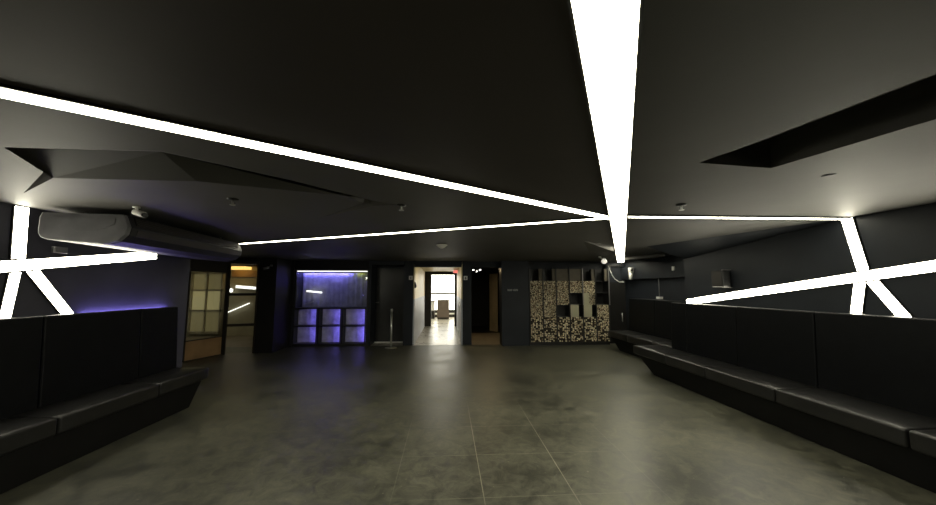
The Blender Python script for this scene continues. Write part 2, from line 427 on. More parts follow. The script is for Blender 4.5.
star(rwall, (3.19, 1.615), -0.138, 5.77, 1.6, [((3.18, 1.615), (3.28, 2.212), 1, 0.095), ((3.22, 1.60), (3.30, 1.20), -1, 0.092), ((3.14, 1.59), (2.895, 1.20), -1, 0.090)],
     0.090, ['long slanting light strip low along the right wall', 'upright light strip climbing the right wall to the ceiling',
             'short steep light strip dropping behind the right bench back', 'short diagonal light strip below the crossing on the right wall'], GR)
star(lwall, (3.25, 1.695), 0.158, 2.2, 4.68, [((3.25, 1.695), (3.225, 2.212), 1, 0.098), ((3.24, 1.64), (3.205, 1.20), -1, 0.075), ((3.36, 1.66), (3.72, 1.22), -1, 0.085)],
     0.092, ['long slanting light strip across the left wall passing under the air conditioner', 'upright light strip climbing the left wall to the ceiling',
             'short light strip at the left picture edge behind the bench back', 'short diagonal light strip below the crossing on the left wall'], GL)

# added thin panel with shade put into its brown colour, between the two long ceiling strips, on the near side
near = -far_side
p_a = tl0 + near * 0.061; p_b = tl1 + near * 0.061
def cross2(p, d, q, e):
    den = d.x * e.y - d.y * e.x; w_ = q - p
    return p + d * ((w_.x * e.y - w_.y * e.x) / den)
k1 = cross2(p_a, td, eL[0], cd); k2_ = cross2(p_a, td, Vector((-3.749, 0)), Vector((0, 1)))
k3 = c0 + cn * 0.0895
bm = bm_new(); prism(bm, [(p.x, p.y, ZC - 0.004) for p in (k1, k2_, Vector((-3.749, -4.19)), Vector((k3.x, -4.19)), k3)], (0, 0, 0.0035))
struct('trim_7', bm, M['shaded_ceiling'])

# ------------------------------------------------------------------ benches
def bench(label, side, xf, xb, xw, seams_s, seams_b, top, inset, group, far_slant):
    """side: +1 bench against right wall, -1 left. xf seat front, xb back face, xw rear."""
    s = side
    t = thing('banquette_bench', label, 'bench', ((xf + xw) / 2, (seams_s[0] + seams_s[-1]) / 2, 0), group)
    y0, y1 = seams_s[0], seams_s[-1]
    bm = bm_new()
    xt, xl = xf + s * 0.06, xf + s * inset; xr = xb + s * 0.05
    lo0, lo1 = y0, y1 - far_slant
    vs = [bm.verts.new(p) for p in ((xl, lo0, 0), (xr, lo0, 0), (xr, lo1, 0), (xl, lo1, 0), (xt, y0, 0.30), (xr, y0, 0.30), (xr, y1 - 0.03, 0.30), (xt, y1 - 0.03, 0.30))]
    for f in ((0, 1, 2, 3), (4, 5, 6, 7), (0, 1, 5, 4), (1, 2, 6, 5), (2, 3, 7, 6), (3, 0, 4, 7)): bm.faces.new([vs[i] for i in f])
    obj('base', bm, M['plinth'], t, 0.008)
    for a, b in zip(seams_s, seams_s[1:]):
        bm = bm_new()
        x0, x1 = sorted((xf, xb + s * 0.02))
        box(bm, x0, x1, a + 0.004, b - 0.004, 0.302, 0.452)
        bmesh.ops.subdivide_edges(bm, edges=bm.edges[:], cuts=3, use_grid_fill=True)
        cx, cy = (x0 + x1) / 2, (a + b) / 2
        for v in bm.verts:
            if v.co.z > 0.44:
                u = 1 - abs((v.co.x - cx) / ((x1 - x0) / 2)) ** 4; w = 1 - abs((v.co.y - cy) / ((b - a) / 2)) ** 4
                v.co.z += 0.014 * u * w - 0.004
        for f in bm.faces: f.smooth = True
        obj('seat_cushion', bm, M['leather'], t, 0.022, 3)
    for a, b in zip(seams_b, seams_b[1:]):
        bm = bm_new()
        lean = s * 0.045
        pts = [(xb, a + 0.004, 0.40), (xw, a + 0.004, 0.40), (xw, a + 0.004, top), (xb + lean, a + 0.004, top)]
        prism(bm, pts, (0, b - a - 0.008, 0))
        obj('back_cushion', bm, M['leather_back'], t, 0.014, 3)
    return t
GB = 'upholstered benches along the walls'
bench('long black leather bench along the right wall under the crossing light strips', 1, 3.44, 3.94, 4.092, [0.6, 1.55, 2.52, 3.58, 4.58, 5.42, 6.38],
      [0.6, 1.55, 2.6, 3.59, 4.62, 5.62, 6.02], 1.245, 0.14, GB, 0.40)
bench('shorter black leather bench set back in the alcove at the far right', 1, 4.02, 4.55, 4.94, [6.08, 6.72, 7.70, 8.62], [6.08, 7.50, 8.60], 1.235, 0.14, GB, 0.3)
bench('long black leather bench along the left wall below the air conditioner', -1, -3.17, -3.58, -3.69, [0.4, 1.3, 2.2, 3.17, 4.18, 4.98],
      [0.4, 1.4, 2.4, 3.4, 4.4, 4.98], 1.25, 0.07, GB, 0.22)
bm = bm_new(); box(bm, -3.752, -3.715, 3.84, 4.92, 1.20, 1.22)
tag(obj('light_bar', bm, M['violet_soft']), 'violet cove light hidden behind the left bench back', 'light')

# ------------------------------------------------------------------ air conditioner
t = thing('air_conditioner', 'large grey ceiling air conditioner on the left wall above the bench', 'air conditioner', (-2.925, 3.27, 1.92), rz=R(5.5))
def T(x, y, z):    # local helper: x outwards from wall side (0 = front edge), y along unit
    return parent_matrix(t) @ Vector((x, y, z))
prof = [(0.0, 0.245), (-0.63, 0.245), (-0.645, 0.20), (-0.645, 0.06), (-0.62, 0.02), (-0.56, 0.0), (-0.14, -0.03), (-0.03, 0.0), (0.03, 0.06), (0.045, 0.13)]
def acsec(y0, y1, pr, m, name, bev=0.0):
    bm = bm_new()
    a = [T(x, y0, z) for x, z in pr]; ext = T(0, y1, 0) - T(0, y0, 0)
    prism(bm, a, ext); return obj(name, bm, m, t, bev, 2)
acsec(0.05, 2.08, prof, M['acb'], 'body')
acsec(0.0, 0.048, [(x * 0.995, z * 0.985 + 0.001) for x, z in prof], M['acw'], 'end_panel', 0.006)
acsec(2.082, 2.13, prof, M['acb'], 'end_panel', 0.006)
# crescent moulding on the visible end
bm = bm_new()
pts = [(-0.56 + 0.5 * u, 0.075 + 0.10 * (2 * u - 1) ** 2 * 0.8) for u in [i / 12 for i in range(13)]]
cr = [T(x, -0.006, z) for x, z in pts] + [T(-0.56 + 0.5 * u, -0.006, 0.205) for u in (1, 0)]
prism(bm, cr, T(0, 0.0055, 0) - T(0, 0, 0)); obj('end_trim', bm, M['acw'], t)
# front grille: dark slot with slats
g = None
bm = bm_new(); prism(bm, [T(0.0465, 0.10, 0.155), T(0.020, 0.10, 0.232), T(0.012, 0.10, 0.23), T(0.038, 0.10, 0.15)], T(0, 2.03, 0) - T(0, 0.10, 0))
g = obj('front_grille', bm, M['acd'], t)
for k in range(4):
    bm = bm_new(); z = 0.165 + k * 0.018; x = 0.0475 - (z - 0.155) * 0.35
    prism(bm, [T(x + 0.004, 0.1, z), T(x + 0.006, 0.1, z + 0.004), T(x - 0.004, 0.1, z + 0.008), T(x - 0.006, 0.1, z + 0.003)], T(0, 1.9, 0) - T(0, 0, 0))
    obj('slat', bm, M['acd'], g)
bm = bm_new(); prism(bm, [T(0.047, 0.12, 0.115), T(0.030, 0.12, 0.055), T(0.024, 0.12, 0.055), T(0.041, 0.12, 0.115)], T(0, 2.0, 0) - T(0, 0.12, 0))
obj('air_outlet', bm, M['acd'], t)
for y in (0.25, 1.85):
    for x in (-0.5, -0.12):
        bm = bm_new(); cyl(bm, T(x, y, 0.24), T(x, y, 0.303), 0.008); obj('hanger', bm, M['greyp'], t)
# bullet camera on ceiling beside it
t = thing('ceiling_camera', 'small white bullet camera on the ceiling beside the grey air conditioner', 'camera', (-2.76, 3.2, ZC))
bm = bm_new(); cyl(bm, (-2.76, 3.2, ZC + 0.006), (-2.76, 3.2, ZC - 0.012), 0.028); cyl(bm, (-2.76, 3.2, ZC - 0.01), (-2.74, 3.19, ZC - 0.045), 0.011)
obj('bracket', bm, M['white'], t)
bm = bm_new(); cyl(bm, (-2.775, 3.205, ZC - 0.048), (-2.63, 3.13, ZC - 0.088), 0.026, seg=20); obj('body', bm, M['white'], t, 0.004)
bm = bm_new(); cyl(bm, (-2.629, 3.1295, ZC - 0.0883), (-2.615, 3.122, ZC - 0.0921), 0.021, seg=20); obj('lens', bm, M['black'], t)

t = thing('socket_box', 'small dull junction box on the left wall under the air conditioner end', 'junction box', (-3.74, 3.55, 1.87))
bm = bm_new(); box(bm, -3.7495, -3.72, 3.50, 3.62, 1.835, 1.895); obj('box_body', bm, M['greyp'], t, 0.004)
bm = bm_new(); box(bm, -3.7195, -3.714, 3.506, 3.614, 1.84, 1.89); obj('lid', bm, M['greyp'], t)

# ------------------------------------------------------------------ ceiling fittings
def sprinkler(x, y, label):
    t = thing('ceiling_sprinkler', label, 'sprinkler', (x, y, ZC), 'fire sprinklers on the ceiling')
    bm = bm_new(); lathe(bm, (x, y, ZC), [(0.042, 0.006), (0.040, -0.008), (0.014, -0.012)]); obj('cover_plate', bm, M['black'], t)
    bm = bm_new(); cyl(bm, (x, y, ZC - 0.012), (x, y, ZC - 0.045), 0.008); obj('stem', bm, M['chrome'], t)
    bm = bm_new(); lathe(bm, (x, y, ZC - 0.052), [(0.006, 0.008), (0.022, 0.004), (0.020, 0.0)]); obj('deflector', bm, M['chrome'], t)
sprinkler(2.02, 2.83, 'dark fire sprinkler on the ceiling just right of the middle light strip')
sprinkler(-1.74, 2.87, 'small fire sprinkler on the ceiling above the air conditioner side of the left recess')
sprinkler(-0.40, 2.99, 'tiny fire sprinkler at the pointed tip of the left ceiling recess')
t = thing('downlight', 'unlit black recessed downlight in the ceiling near the right recess', 'light', (2.44, 2.02, ZC))
bm = bm_new(); lathe(bm, (2.44, 2.02, ZC), [(0.036, -0.0005), (0.034, -0.0025), (0.026, -0.003)], 24); obj('rim', bm, M['plinth'], t)
bm = bm_new(); lathe(bm, (2.44, 2.02, ZC), [(0.025, -0.0032), (0.012, -0.0040)], 24); obj('lens', bm, M['plinth'], t)
t = thing('smoke_detector', 'white round smoke detector on the ceiling before the corridor', 'smoke detector', (-0.09, 5.8, ZC))
bm = bm_new(); lathe(bm, (-0.09, 5.8, ZC), [(0.095, 0), (0.092, -0.008), (0.070, -0.030)], 28); obj('base', bm, M['white'], t)
bm = bm_new(); lathe(bm, (-0.09, 5.8, ZC - 0.0305), [(0.066, 0), (0.034, -0.022), (0.012, -0.026)], 28); obj('sensor_cap', bm, M['white'], t)

# ------------------------------------------------------------------ violet display cabinet
CX0, CX1, CY0, CY1 = -3.96, -2.09, 9.36, 9.82
t = thing('display_cabinet', 'glass-fronted display cabinet with violet lit shelf and six cubbies', 'cabinet', ((CX0 + CX1) / 2, 9.6, 0))
bm = bm_new()
box(bm, CX0 - 0.02, CX0 + 0.02, CY0, CY1, 0, 1.985); box(bm, CX1 - 0.02, CX1 + 0.02, CY0, CY1, 0, 1.985)
box(bm, CX0 + 0.02, CX1 - 0.02, CY0, CY1, 1.955, 1.985); box(bm, CX0 + 0.02, CX1 - 0.02, CY0, CY1, 0, 0.07); box(bm, CX0 + 0.02, CX1 - 0.02, CY1 - 0.02, CY1, 0.07, 1.955)
obj('carcass', bm, M['shelf'], t)
# ribbed pale back, upper
def ribbed(x0, x1, y, z0, z1, nr, amp, name, mat='pale_back'):
    bm = bm_new(); N = nr * 6
    va = []
    for i in range(N + 1):
        x = x0 + (x1 - x0) * i / N; yy = y - amp * (0.5 + 0.5 * math.sin(i / 6 * 2 * math.pi) * (0.6 + 0.4 * math.sin(i * 0.7)))
        va.append((bm.verts.new((x, yy, z0)), bm.verts.new((x, yy, z1))))
    for a, b in zip(va, va[1:]):
        f = bm.faces.new((a[0], b[0], b[1], a[1])); f.smooth = True
    be = [bm.verts.new((x0, y, z0)), bm.verts.new((x1, y, z0)), bm.verts.new((x1, y, z1)), bm.verts.new((x0, y, z1))]
    bm.faces.new(be)
    return obj(name, bm, M[mat], t)
ribbed(CX0 + 0.025, CX1 - 0.025, CY1 - 0.022, 0.99, 1.95, 14, 0.02, 'back_curtain')
bm = bm_new(); box(bm, CX0 + 0.02, CX1 - 0.02, CY0, CY1 - 0.03, 0.955, 0.985); box(bm, CX0 + 0.02, CX1 - 0.02, CY0, CY1 - 0.03, 0.50, 0.53); obj('shelf', bm, M['shelf'], t)
wcell = (CX1 - CX0 - 0.04) / 3
for k in (1, 2):
    x = CX0 + 0.02 + wcell * k
    bm = bm_new(); box(bm, x - 0.02, x + 0.02, CY0, CY1 - 0.03, 0.07, 0.50); box(bm, x - 0.02, x + 0.02, CY0, CY1 - 0.03, 0.53, 0.955); obj('divider', bm, M['shelf'], t)
for k in range(3):
    for z0, z1 in ((0.07, 0.50), (0.53, 0.955)):
        xa, xb = CX0 + 0.025 + wcell * k + (0.02 if k else 0), CX0 + wcell * (k + 1) - (0.005 if k < 2 else -0.015)
        ribbed(xa, xb, CY0 + 0.24, z0 + 0.005, z1 - 0.005, 4, 0.012, 'cubby_back')
        bm = bm_new(); box(bm, xb - 0.030, xb - 0.004, CY0 + 0.026, CY0 + 0.034, z0 + 0.02, z1 - 0.02); obj('violet_light', bm, M['violet'], t)
        bm = bm_new(); box(bm, xb - 0.034, xb - 0.001, CY0 + 0.002, CY0 + 0.024, z0, z1); box(bm, xb - 0.034, xb - 0.0315, CY0 + 0.024, CY0 + 0.036, z0, z1); obj('led_baffle', bm, M['shelf'], t)  # lip added to block the violet bar's spill toward the wall block
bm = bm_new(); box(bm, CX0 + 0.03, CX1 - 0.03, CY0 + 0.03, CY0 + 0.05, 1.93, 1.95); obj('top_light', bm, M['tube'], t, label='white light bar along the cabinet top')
bm = bm_new(); box(bm, CX0 + 0.05, CX1 - 0.55, CY0 + 0.35, CY0 + 0.40, 1.93, 1.953); obj('violet_light', bm, M['violet_top'], t)
bm = bm_new(); box(bm, CX0 + 0.025, CX1 - 0.025, CY0 + 0.325, CY0 + 0.335, 1.905, 1.954); obj('spill_baffle', bm, M['shelf'], t)  # baffle added to keep the violet wash from spilling forward
bm = bm_new(); box(bm, CX1 - 0.42, CX1 - 0.22, CY0 + 0.355, CY0 + 0.385, 1.93, 1.953); obj('yellow_light', bm, M['lime'], t, label='short yellow-green light at the cabinet top right')
bm = bm_new(); prism(bm, [(-3.76, 9.60, 1.44), (-3.36, 9.60, 1.395), (-3.36, 9.60, 1.36), (-3.76, 9.60, 1.40)], (0, 0.03, 0)); obj('reflection_bar', bm, M['tube'], t, label='short slanted glowing bar standing in for a reflection in the cabinet glass')  # glowing bar added in place of a reflection in the glass
bm = bm_new(); prism(bm, [(-3.78, 9.60, 1.09), (-3.56, 9.60, 1.16), (-3.56, 9.60, 1.12), (-3.78, 9.60, 1.06)], (0, 0.03, 0)); obj('reflection_plate', bm, M['chrome'], t)  # bright steel bar added in place of a second glass reflection
bm = bm_new(); prism(bm, [(CX0 + 0.021, CY0 + 0.10, 0.988), (CX1 - 0.021, CY0 + 0.012, 0.988), (CX1 - 0.021, CY0 + 0.018, 0.988), (CX0 + 0.021, CY0 + 0.106, 0.988)], (0, 0, 0.938)); obj('glass_front', bm, M['glass'], t)

# ------------------------------------------------------------------ glazed screen and door to the lobby (left rear)
def slab(bm, p, q, z0, z1, th):
    p, q = Vector((p[0], p[1])), Vector((q[0], q[1])); d = (q - p).normalized(); nn = Vector((-d.y, d.x)) * th / 2
    prism(bm, [(*(p + nn), z0), (*(q + nn), z0), (*(q - nn), z0), (*(p - nn), z0)], (0, 0, z1 - z0))
P0, P1, P2 = Vector((-5.36, 7.56)), Vector((-5.09, 8.36)), Vector((-4.47, 8.55))
def lerp(a, b, u): return a + (b - a) * u
d3 = bpy.data.objects.new('window_3', None); d3.location = (*P0, 0); COL.objects.link(d3); d3['kind'] = 'structure'
bm = bm_new(); slab(bm, P0, lerp(P0, P1, 0.03), 0, ZC, 0.06); slab(bm, lerp(P0, P1, 0.03), P1, 1.85, ZC, 0.06); slab(bm, lerp(P0, P1, 0.03), P1, 0, 0.02, 0.06)
slab(bm, lerp(P0, P1, 0.03), P1, 0.40, 0.42, 0.03)
obj('window_frame', bm, M['frame'], d3)
bm = bm_new(); slab(bm, lerp(P0, P1, 0.03), P1, 0.42, 1.85, 0.01); obj('pane', bm, M['glass'], d3)
bm = bm_new(); slab(bm, lerp(P0, P1, 0.03), P1, 0.02, 0.40, 0.03); obj('kick_panel', bm, M['wood'], d3)
d2 = bpy.data.objects.new('door_2', None); d2.location = (*P1, 0); COL.objects.link(d2); d2['kind'] = 'structure'
bm = bm_new(); slab(bm, lerp(P1, P2, 0.0), lerp(P1, P2, 0.11), 0, 2.13, 0.07); slab(bm, lerp(P1, P2, 0.95), P2, 0, 2.13, 0.07); slab(bm, lerp(P1, P2, 0.11), lerp(P1, P2, 0.95), 2.06, 2.13, 0.07)
obj('door_frame', bm, M['frame'], d2)
bm = bm_new()
for z in (0.62, 1.32): slab(bm, lerp(P1, P2, 0.11), lerp(P1, P2, 0.95), z, z + 0.06, 0.04)
obj('door_rail', bm, M['frame'], d2)
bm = bm_new(); slab(bm, lerp(P1, P2, 0.11), lerp(P1, P2, 0.95), 0.02, 2.05, 0.008); obj('pane', bm, M['glass'], d2)
# things in the lobby, seen through the door; some stand in for its reflections
t = thing('ceiling_light', 'amber lit panel under the lobby ceiling behind the glass door', 'light', (-6.6, 11.2, 2.2))
bm = bm_new(); box(bm, -6.82, -6.25, 11.1, 11.5, 2.08, 2.166); obj('diffuser', bm, M['amber'], t)
bm = bm_new(); box(bm, -6.9, -5.9, 11.05, 11.58, 2.165, 2.215); obj('housing', bm, M['wood'], t)
bm = bm_new(); box(bm, -6.88, -6.0, 11.56, 11.602, 1.85, 2.06); tag(obj('wall_board', bm, M['wood']), 'brown board on the lobby wall under the amber light', 'board')
t = thing('door_reflection_bar', 'short white glowing bar standing in for a reflection in the glass door', 'light', (-6.65, 11.55, 1.5))  # glowing bar added in place of a reflection in the door glass
bm = bm_new(); prism(bm, [(-6.72, 11.54, 1.58), (-6.12, 11.54, 1.53), (-6.12, 11.54, 1.46), (-6.72, 11.54, 1.51)], (0, 0.02, 0)); obj('tube', bm, M['tube'], t)
bm = bm_new(); prism(bm, [(-6.74, 11.558, 1.60), (-6.10, 11.558, 1.55), (-6.10, 11.558, 1.44), (-6.74, 11.558, 1.49)], (0, 0.044, 0)); obj('housing', bm, M['white'], t)
t = thing('light_strip', 'thin slanting glowing line standing in for a reflection in the glass door', 'light', (-6.6, 11.5, 0.86))  # glowing line added in place of a slanting reflection in the door
bm = bm_new(); cyl(bm, (-6.98, 11.52, 0.70), (-6.26, 11.52, 1.02), 0.014); obj('diffuser', bm, M['tube'], t)
for u in (0.18, 0.78):
    x, z = -6.98 + 0.72 * u, 0.70 + 0.32 * u
    bm = bm_new(); cyl(bm, (x, 11.52, z), (x, 11.602, z - 0.02), 0.008); obj('bracket', bm, M['greyp'], t)
t = thing('bulb_reflection', 'small glowing bulb standing in for a door reflection left of the white bar', 'light', (-7.1, 11.55, 1.4))  # glowing bulb added in place of a small reflection in the door
bm = bm_new(); cyl(bm, (-6.84, 11.598, 1.44), (-6.84, 11.56, 1.44), 0.04); obj('base', bm, M['white'], t)
bm = bm_new(); lathe(bm, (-6.84, 11.51, 1.36), [(0.01, 0.0), (0.04, 0.02), (0.045, 0.07), (0.02, 0.13)], 14); obj('bulb', bm, M['tube'], t)
# added unseen fill light for the lobby: a ceiling disc near the entrance side of the lobby
t = thing('ceiling_light', 'warm round fill lamp added out of view in the lobby near the paned window', 'light', (-7.6, 9.4, 2.22))
bm = bm_new(); lathe(bm, (-7.6, 9.4, 2.22), [(0.19, 0), (0.18, -0.03), (0.17, -0.031)], 24); obj('rim', bm, M['white'], t)
bm = bm_new(); lathe(bm, (-7.6, 9.4, 2.188), [(0.165, 0), (0.12, -0.035), (0.02, -0.045)], 24); obj('diffuser', bm, glow('lobby_fill', (1.0, 0.90, 0.64), 42.0), t)

# small dim twin lamp on the wall block beside the glass door
t = thing('wall_spotlight', 'unlit grey spotlight on the black wall block beside the violet cabinet', 'light', (-4.24, 8.5, 1.98))
bm = bm_new(); cyl(bm, (-4.17, 8.519, 2.03), (-4.17, 8.48, 2.03), 0.025); cyl(bm, (-4.17, 8.48, 2.03), (-4.21, 8.44, 1.98), 0.010); obj('bracket', bm, M['greyp'], t)
bm = bm_new(); cyl(bm, (-4.19, 8.44, 1.985), (-4.30, 8.40, 1.945), 0.028, 0.036); obj('lamp_head', bm, M['greyp'], t)

# ------------------------------------------------------------------ black panel door left of the corridor, stanchion
d4 = bpy.data.objects.new('door_3', None); d4.location = (-1.58, 9.87, 0); COL.objects.link(d4); d4['kind'] = 'structure'
bm = bm_new(); box(bm, -1.94, -1.20, 9.86, 9.895, 0.05, 2.05); obj('door_leaf', bm, paint('dark_gloss_door', (0.045, 0.045, 0.045), 0.22, var=0.1), d4)
bm = bm_new(); cyl(bm, (-1.97, 9.845, 1.10), (-1.88, 9.845, 1.10), 0.012); cyl(bm, (-1.90, 9.845, 1.10), (-1.90, 9.86, 1.10), 0.012); obj('door_handle', bm, M['chrome'], d4)
sbox('baseboard_back', M['white'], (-1.98, -1.17, 9.84, 9.858, 0.0, 0.035))
t = thing('stanchion', 'slim steel barrier post standing left of the corridor opening', 'barrier post', (-1.40, 9.02, 0))
bm = bm_new(); lathe(bm, (-1.40, 9.02, 0), [(0.15, 0), (0.15, 0.012), (0.05, 0.022), (0.03, 0.03)], 28); obj('base', bm, M['chrome'], t)
bm = bm_new(); cyl(bm, (-1.40, 9.02, 0.03), (-1.40, 9.02, 0.90), 0.026); obj('post', bm, M['chrome'], t)
bm = bm_new(); lathe(bm, (-1.40, 9.02, 0.90), [(0.030, 0), (0.034, 0.02), (0.034, 0.06), (0.024, 0.075)], 20); obj('cap', bm, M['chrome'], t)

# ------------------------------------------------------------------ corridor things
def plaque(x, label, fig):
    t = thing('restroom_sign', label, 'sign', (x, 9.39, 1.77), 'small signs beside the corridor')
    bm = bm_new(); box(bm, x - 0.052, x + 0.052, 9.388, 9.398, 1.715, 1.825); obj('plate', bm, M['white'], t, 0.004)
    bm = bm_new()
    cyl(bm, (x, 9.3875, 1.792), (x, 9.3860, 1.792), 0.008)
    if fig == 'a':
        prism(bm, [(x - 0.012, 9.3875, 1.780), (x + 0.012, 9.3875, 1.780), (x + 0.009, 9.3875, 1.742), (x - 0.009, 9.3875, 1.742)], (0, -0.0015, 0))
    else:
        prism(bm, [(x - 0.008, 9.3875, 1.785), (x + 0.008, 9.3875, 1.785), (x + 0.026, 9.3875, 1.752), (x + 0.008, 9.3875, 1.752), (x + 0.008, 9.3875, 1.728),
                   (x - 0.008, 9.3875, 1.728), (x - 0.008, 9.3875, 1.752), (x - 0.026, 9.3875, 1.752)], (0, -0.0015, 0))
    obj('pictogram', bm, M['black'], t)
plaque(-0.97, 'small white square sign left of the corridor opening', 'a')
plaque(0.50, 'small white square sign right of the corridor opening', 'b')
t = thing('wall_dispenser', 'small black dispenser on the left corner of the corridor opening', 'dispenser', (-0.85, 9.5, 1.55))
bm = bm_new(); prism(bm, [(-0.869, 9.44, 1.50), (-0.83, 9.44, 1.51), (-0.82, 9.44, 1.56), (-0.85, 9.44, 1.66), (-0.869, 9.44, 1.66)], (0, 0.09, 0)); obj('body', bm, M['black'], t, 0.006)
t = thing('exit_sign', 'small red lit sign under the corridor ceiling near the far door', 'sign', (0.31, 12.4, 2.1))
bm = bm_new(); box(bm, 0.22, 0.38, 12.4, 12.44, 2.03, 2.13); obj('sign_body', bm, M['white'], t)
bm = bm_new(); box(bm, 0.225, 0.375, 12.392, 12.399, 2.035, 2.125); obj('sign_face', bm, M['red'], t)
bm = bm_new(); cyl(bm, (0.3, 12.42, 2.13), (0.3, 12.42, 2.149), 0.006); obj('hanger', bm, M['white'], t)
t = thing('ceiling_light', 'round fill lamp added out of view inside the mouth of the bright corridor', 'light', (-0.24, 10.25, 2.15))  # added fill light, hidden behind the lintel, that brightens the corridor
bm = bm_new(); lathe(bm, (-0.24, 10.25, 2.15), [(0.17, 0.004), (0.166, -0.012), (0.15, -0.014)], 24); obj('rim', bm, M['white'], t)
bm = bm_new(); lathe(bm, (-0.24, 10.25, 2.1355), [(0.145, 0), (0.09, -0.005)], 24); obj('diffuser', bm, glow('corridor_fill', (1.0, 0.88, 0.62), 26.0), t)
t = thing('reception_desk', 'narrow taupe desk pedestal in the bright room beyond the corridor', 'desk', (-0.2, 17.2, 0))
bm = bm_new(); box(bm, -0.46, 0.10, 16.95, 17.45, 0.0, 0.10); obj('plinth', bm, M['frame'], t)
bm = bm_new(); box(bm, -0.47, 0.11, 16.93, 17.47, 0.10, 0.90); obj('body', bm, M['pedestal'], t)
bm = bm_new(); box(bm, -0.49, 0.13, 16.91, 17.49, 0.90, 0.93); obj('top', bm, M['pedestal'], t)
t = thing('counter', 'pale counter with grey top left of the taupe desk pedestal', 'counter', (-1.0, 17.6, 0))
bm = bm_new(); box(bm, -1.6, -0.6, 17.3, 17.8, 0.4, 0.83); obj('front_panel', bm, M['white'], t)
bm = bm_new(); box(bm, -1.6, -0.6, 17.34, 17.76, 0.0, 0.4); obj('plinth', bm, M['frame'], t)
bm = bm_new(); box(bm, -1.62, -0.58, 17.27, 17.83, 0.83, 0.88); obj('top', bm, M['greyp'], t)
t = thing('water_tap', 'small dark tap standing on the taupe desk pedestal', 'tap', (0.0, 17.2, 0.93))
bm = bm_new(); tube(bm, [(-0.02, 17.2, 0.93), (-0.02, 17.2, 1.09), (0.02, 17.2, 1.11), (0.05, 17.2, 1.07)], 0.016); obj('spout', bm, M['chrome'], t)

# ------------------------------------------------------------------ passage right of corridor
t = thing('spotlight_bar', 'small three-lamp spotlight cluster above the dark passage', 'light', (0.78, 9.4, 2.0))
bm = bm_new(); box(bm, 0.68, 0.92, 9.38, 9.419, 2.065, 2.09); cyl(bm, (0.71, 9.39, 2.065), (0.71, 9.37, 2.01), 0.006); cyl(bm, (0.80, 9.39, 2.065), (0.80, 9.37, 1.97), 0.006); cyl(bm, (0.89, 9.39, 2.065), (0.89, 9.37, 2.01), 0.006)
obj('bar', bm, M['black'], t)
for x, z, r in ((0.71, 1.985, 0.022), (0.80, 1.945, 0.020), (0.89, 1.985, 0.026)):
    bm = bm_new(); cyl(bm, (x, 9.37, z + 0.03), (x, 9.355, z), r, r * 1.15); h = obj('lamp_head', bm, M['white'], t)
    bm = bm_new(); cyl(bm, (x, 9.3535, z + 0.001), (x, 9.350, z - 0.006), r * 0.95, r * 0.7); obj('bulb', bm, M['bulb'], h)
d5 = bpy.data.objects.new('door_4', None); d5.location = (1.6, 12.2, 0); COL.objects.link(d5); d5['kind'] = 'structure'
bm = bm_new(); prism(bm, [(1.50, 12.30, 0.02), (1.53, 12.32, 0.02), (1.74, 11.92, 0.02), (1.71, 11.90, 0.02)], (0, 0, 1.98)); obj('door_leaf', bm, paint('beige_door_edge', (0.42, 0.36, 0.24), 0.5), d5)
t = thing('ceiling_light', 'small warm fill lamp added out of view inside the dark passage right of the corridor', 'light', (1.2, 10.1, 2.14))  # invented lamp, hidden behind the header, that brightens the passage
bm = bm_new(); lathe(bm, (1.2, 10.1, 2.14), [(0.15, 0.004), (0.146, -0.012), (0.13, -0.014)], 24); obj('rim', bm, M['black'], t)
bm = bm_new(); lathe(bm, (1.2, 10.1, 2.1255), [(0.125, 0), (0.08, -0.004)], 20); obj('diffuser', bm, glow('passage_fill', (1.0, 0.74, 0.40), 60.0), t)
# black panel with small illegible lettering
bm = bm_new()
x = 1.60
for k in range(14):
    if k == 7: x += 0.02
    w = 0.012; h = 0.045 + 0.012 * ((k * 5) % 3 == 0)
    box(bm, x, x + w, 9.144, 9.149, 1.42, 1.42 + h)
    if k % 2: box(bm, x - 0.006, x + w + 0.004, 9.144, 9.149, 1.42 + 0.02 * (k % 3), 1.42 + 0.02 * (k % 3) + 0.008)
    x += 0.0185
tag(obj('wall_lettering', bm, M['lettering']), 'small grey lettering on the black wall left of the mosaic shelf', 'lettering')

# ------------------------------------------------------------------ mosaic shelving unit
SX0, SX1, SY0, SY1 = 2.19, 4.34, 9.12, 9.48
t = thing('shelving_unit', 'tall black cube shelf packed with pale stone chips beside the alcove', 'shelf', ((SX0 + SX1) / 2, 9.3, 0))
NC, NR = 6, 6
cw = (SX1 - SX0) / NC; Z0, Z1 = 0.09, 2.01; rh = (Z1 - Z0) / NR
bm = bm_new(); box(bm, SX0, SX1, SY0 + 0.07, SY1, 0, Z0 - 0.012); obj('base', bm, M['shelf'], t)
bm = bm_new(); box(bm, SX0, SX1, SY1 - 0.01, SY1, Z0, Z1); obj('back_panel', bm, M['shelf'], t)
for k in range(NC + 1):
    x = SX0 + cw * k
    bm = bm_new(); box(bm, x - 0.011, x + 0.011, SY0, SY1 - 0.01, Z0, Z1 if k < 7 else Z1); obj('upright', bm, M['shelf'], t)
for k in (4, 6):
    x = SX0 + cw * k
    bm = bm_new(); box(bm, x - 0.014, x + 0.014, SY0 - 0.012, SY0 - 0.001, Z0 + rh * 3, Z1 + 0.01); obj('post', bm, M['greyp'], t, label='grey metal edge post')
for r in range(NR + 1):
    z = Z0 + rh * r
    for k in range(NC):
        if r == NR and k not in (2, 3): continue
        bm = bm_new(); box(bm, SX0 + cw * k + 0.011, SX0 + cw * (k + 1) - 0.011, SY0 + 0.064, SY1 - 0.01, z - 0.01, z + 0.01); obj('shelf_board', bm, M['shelf'], t)
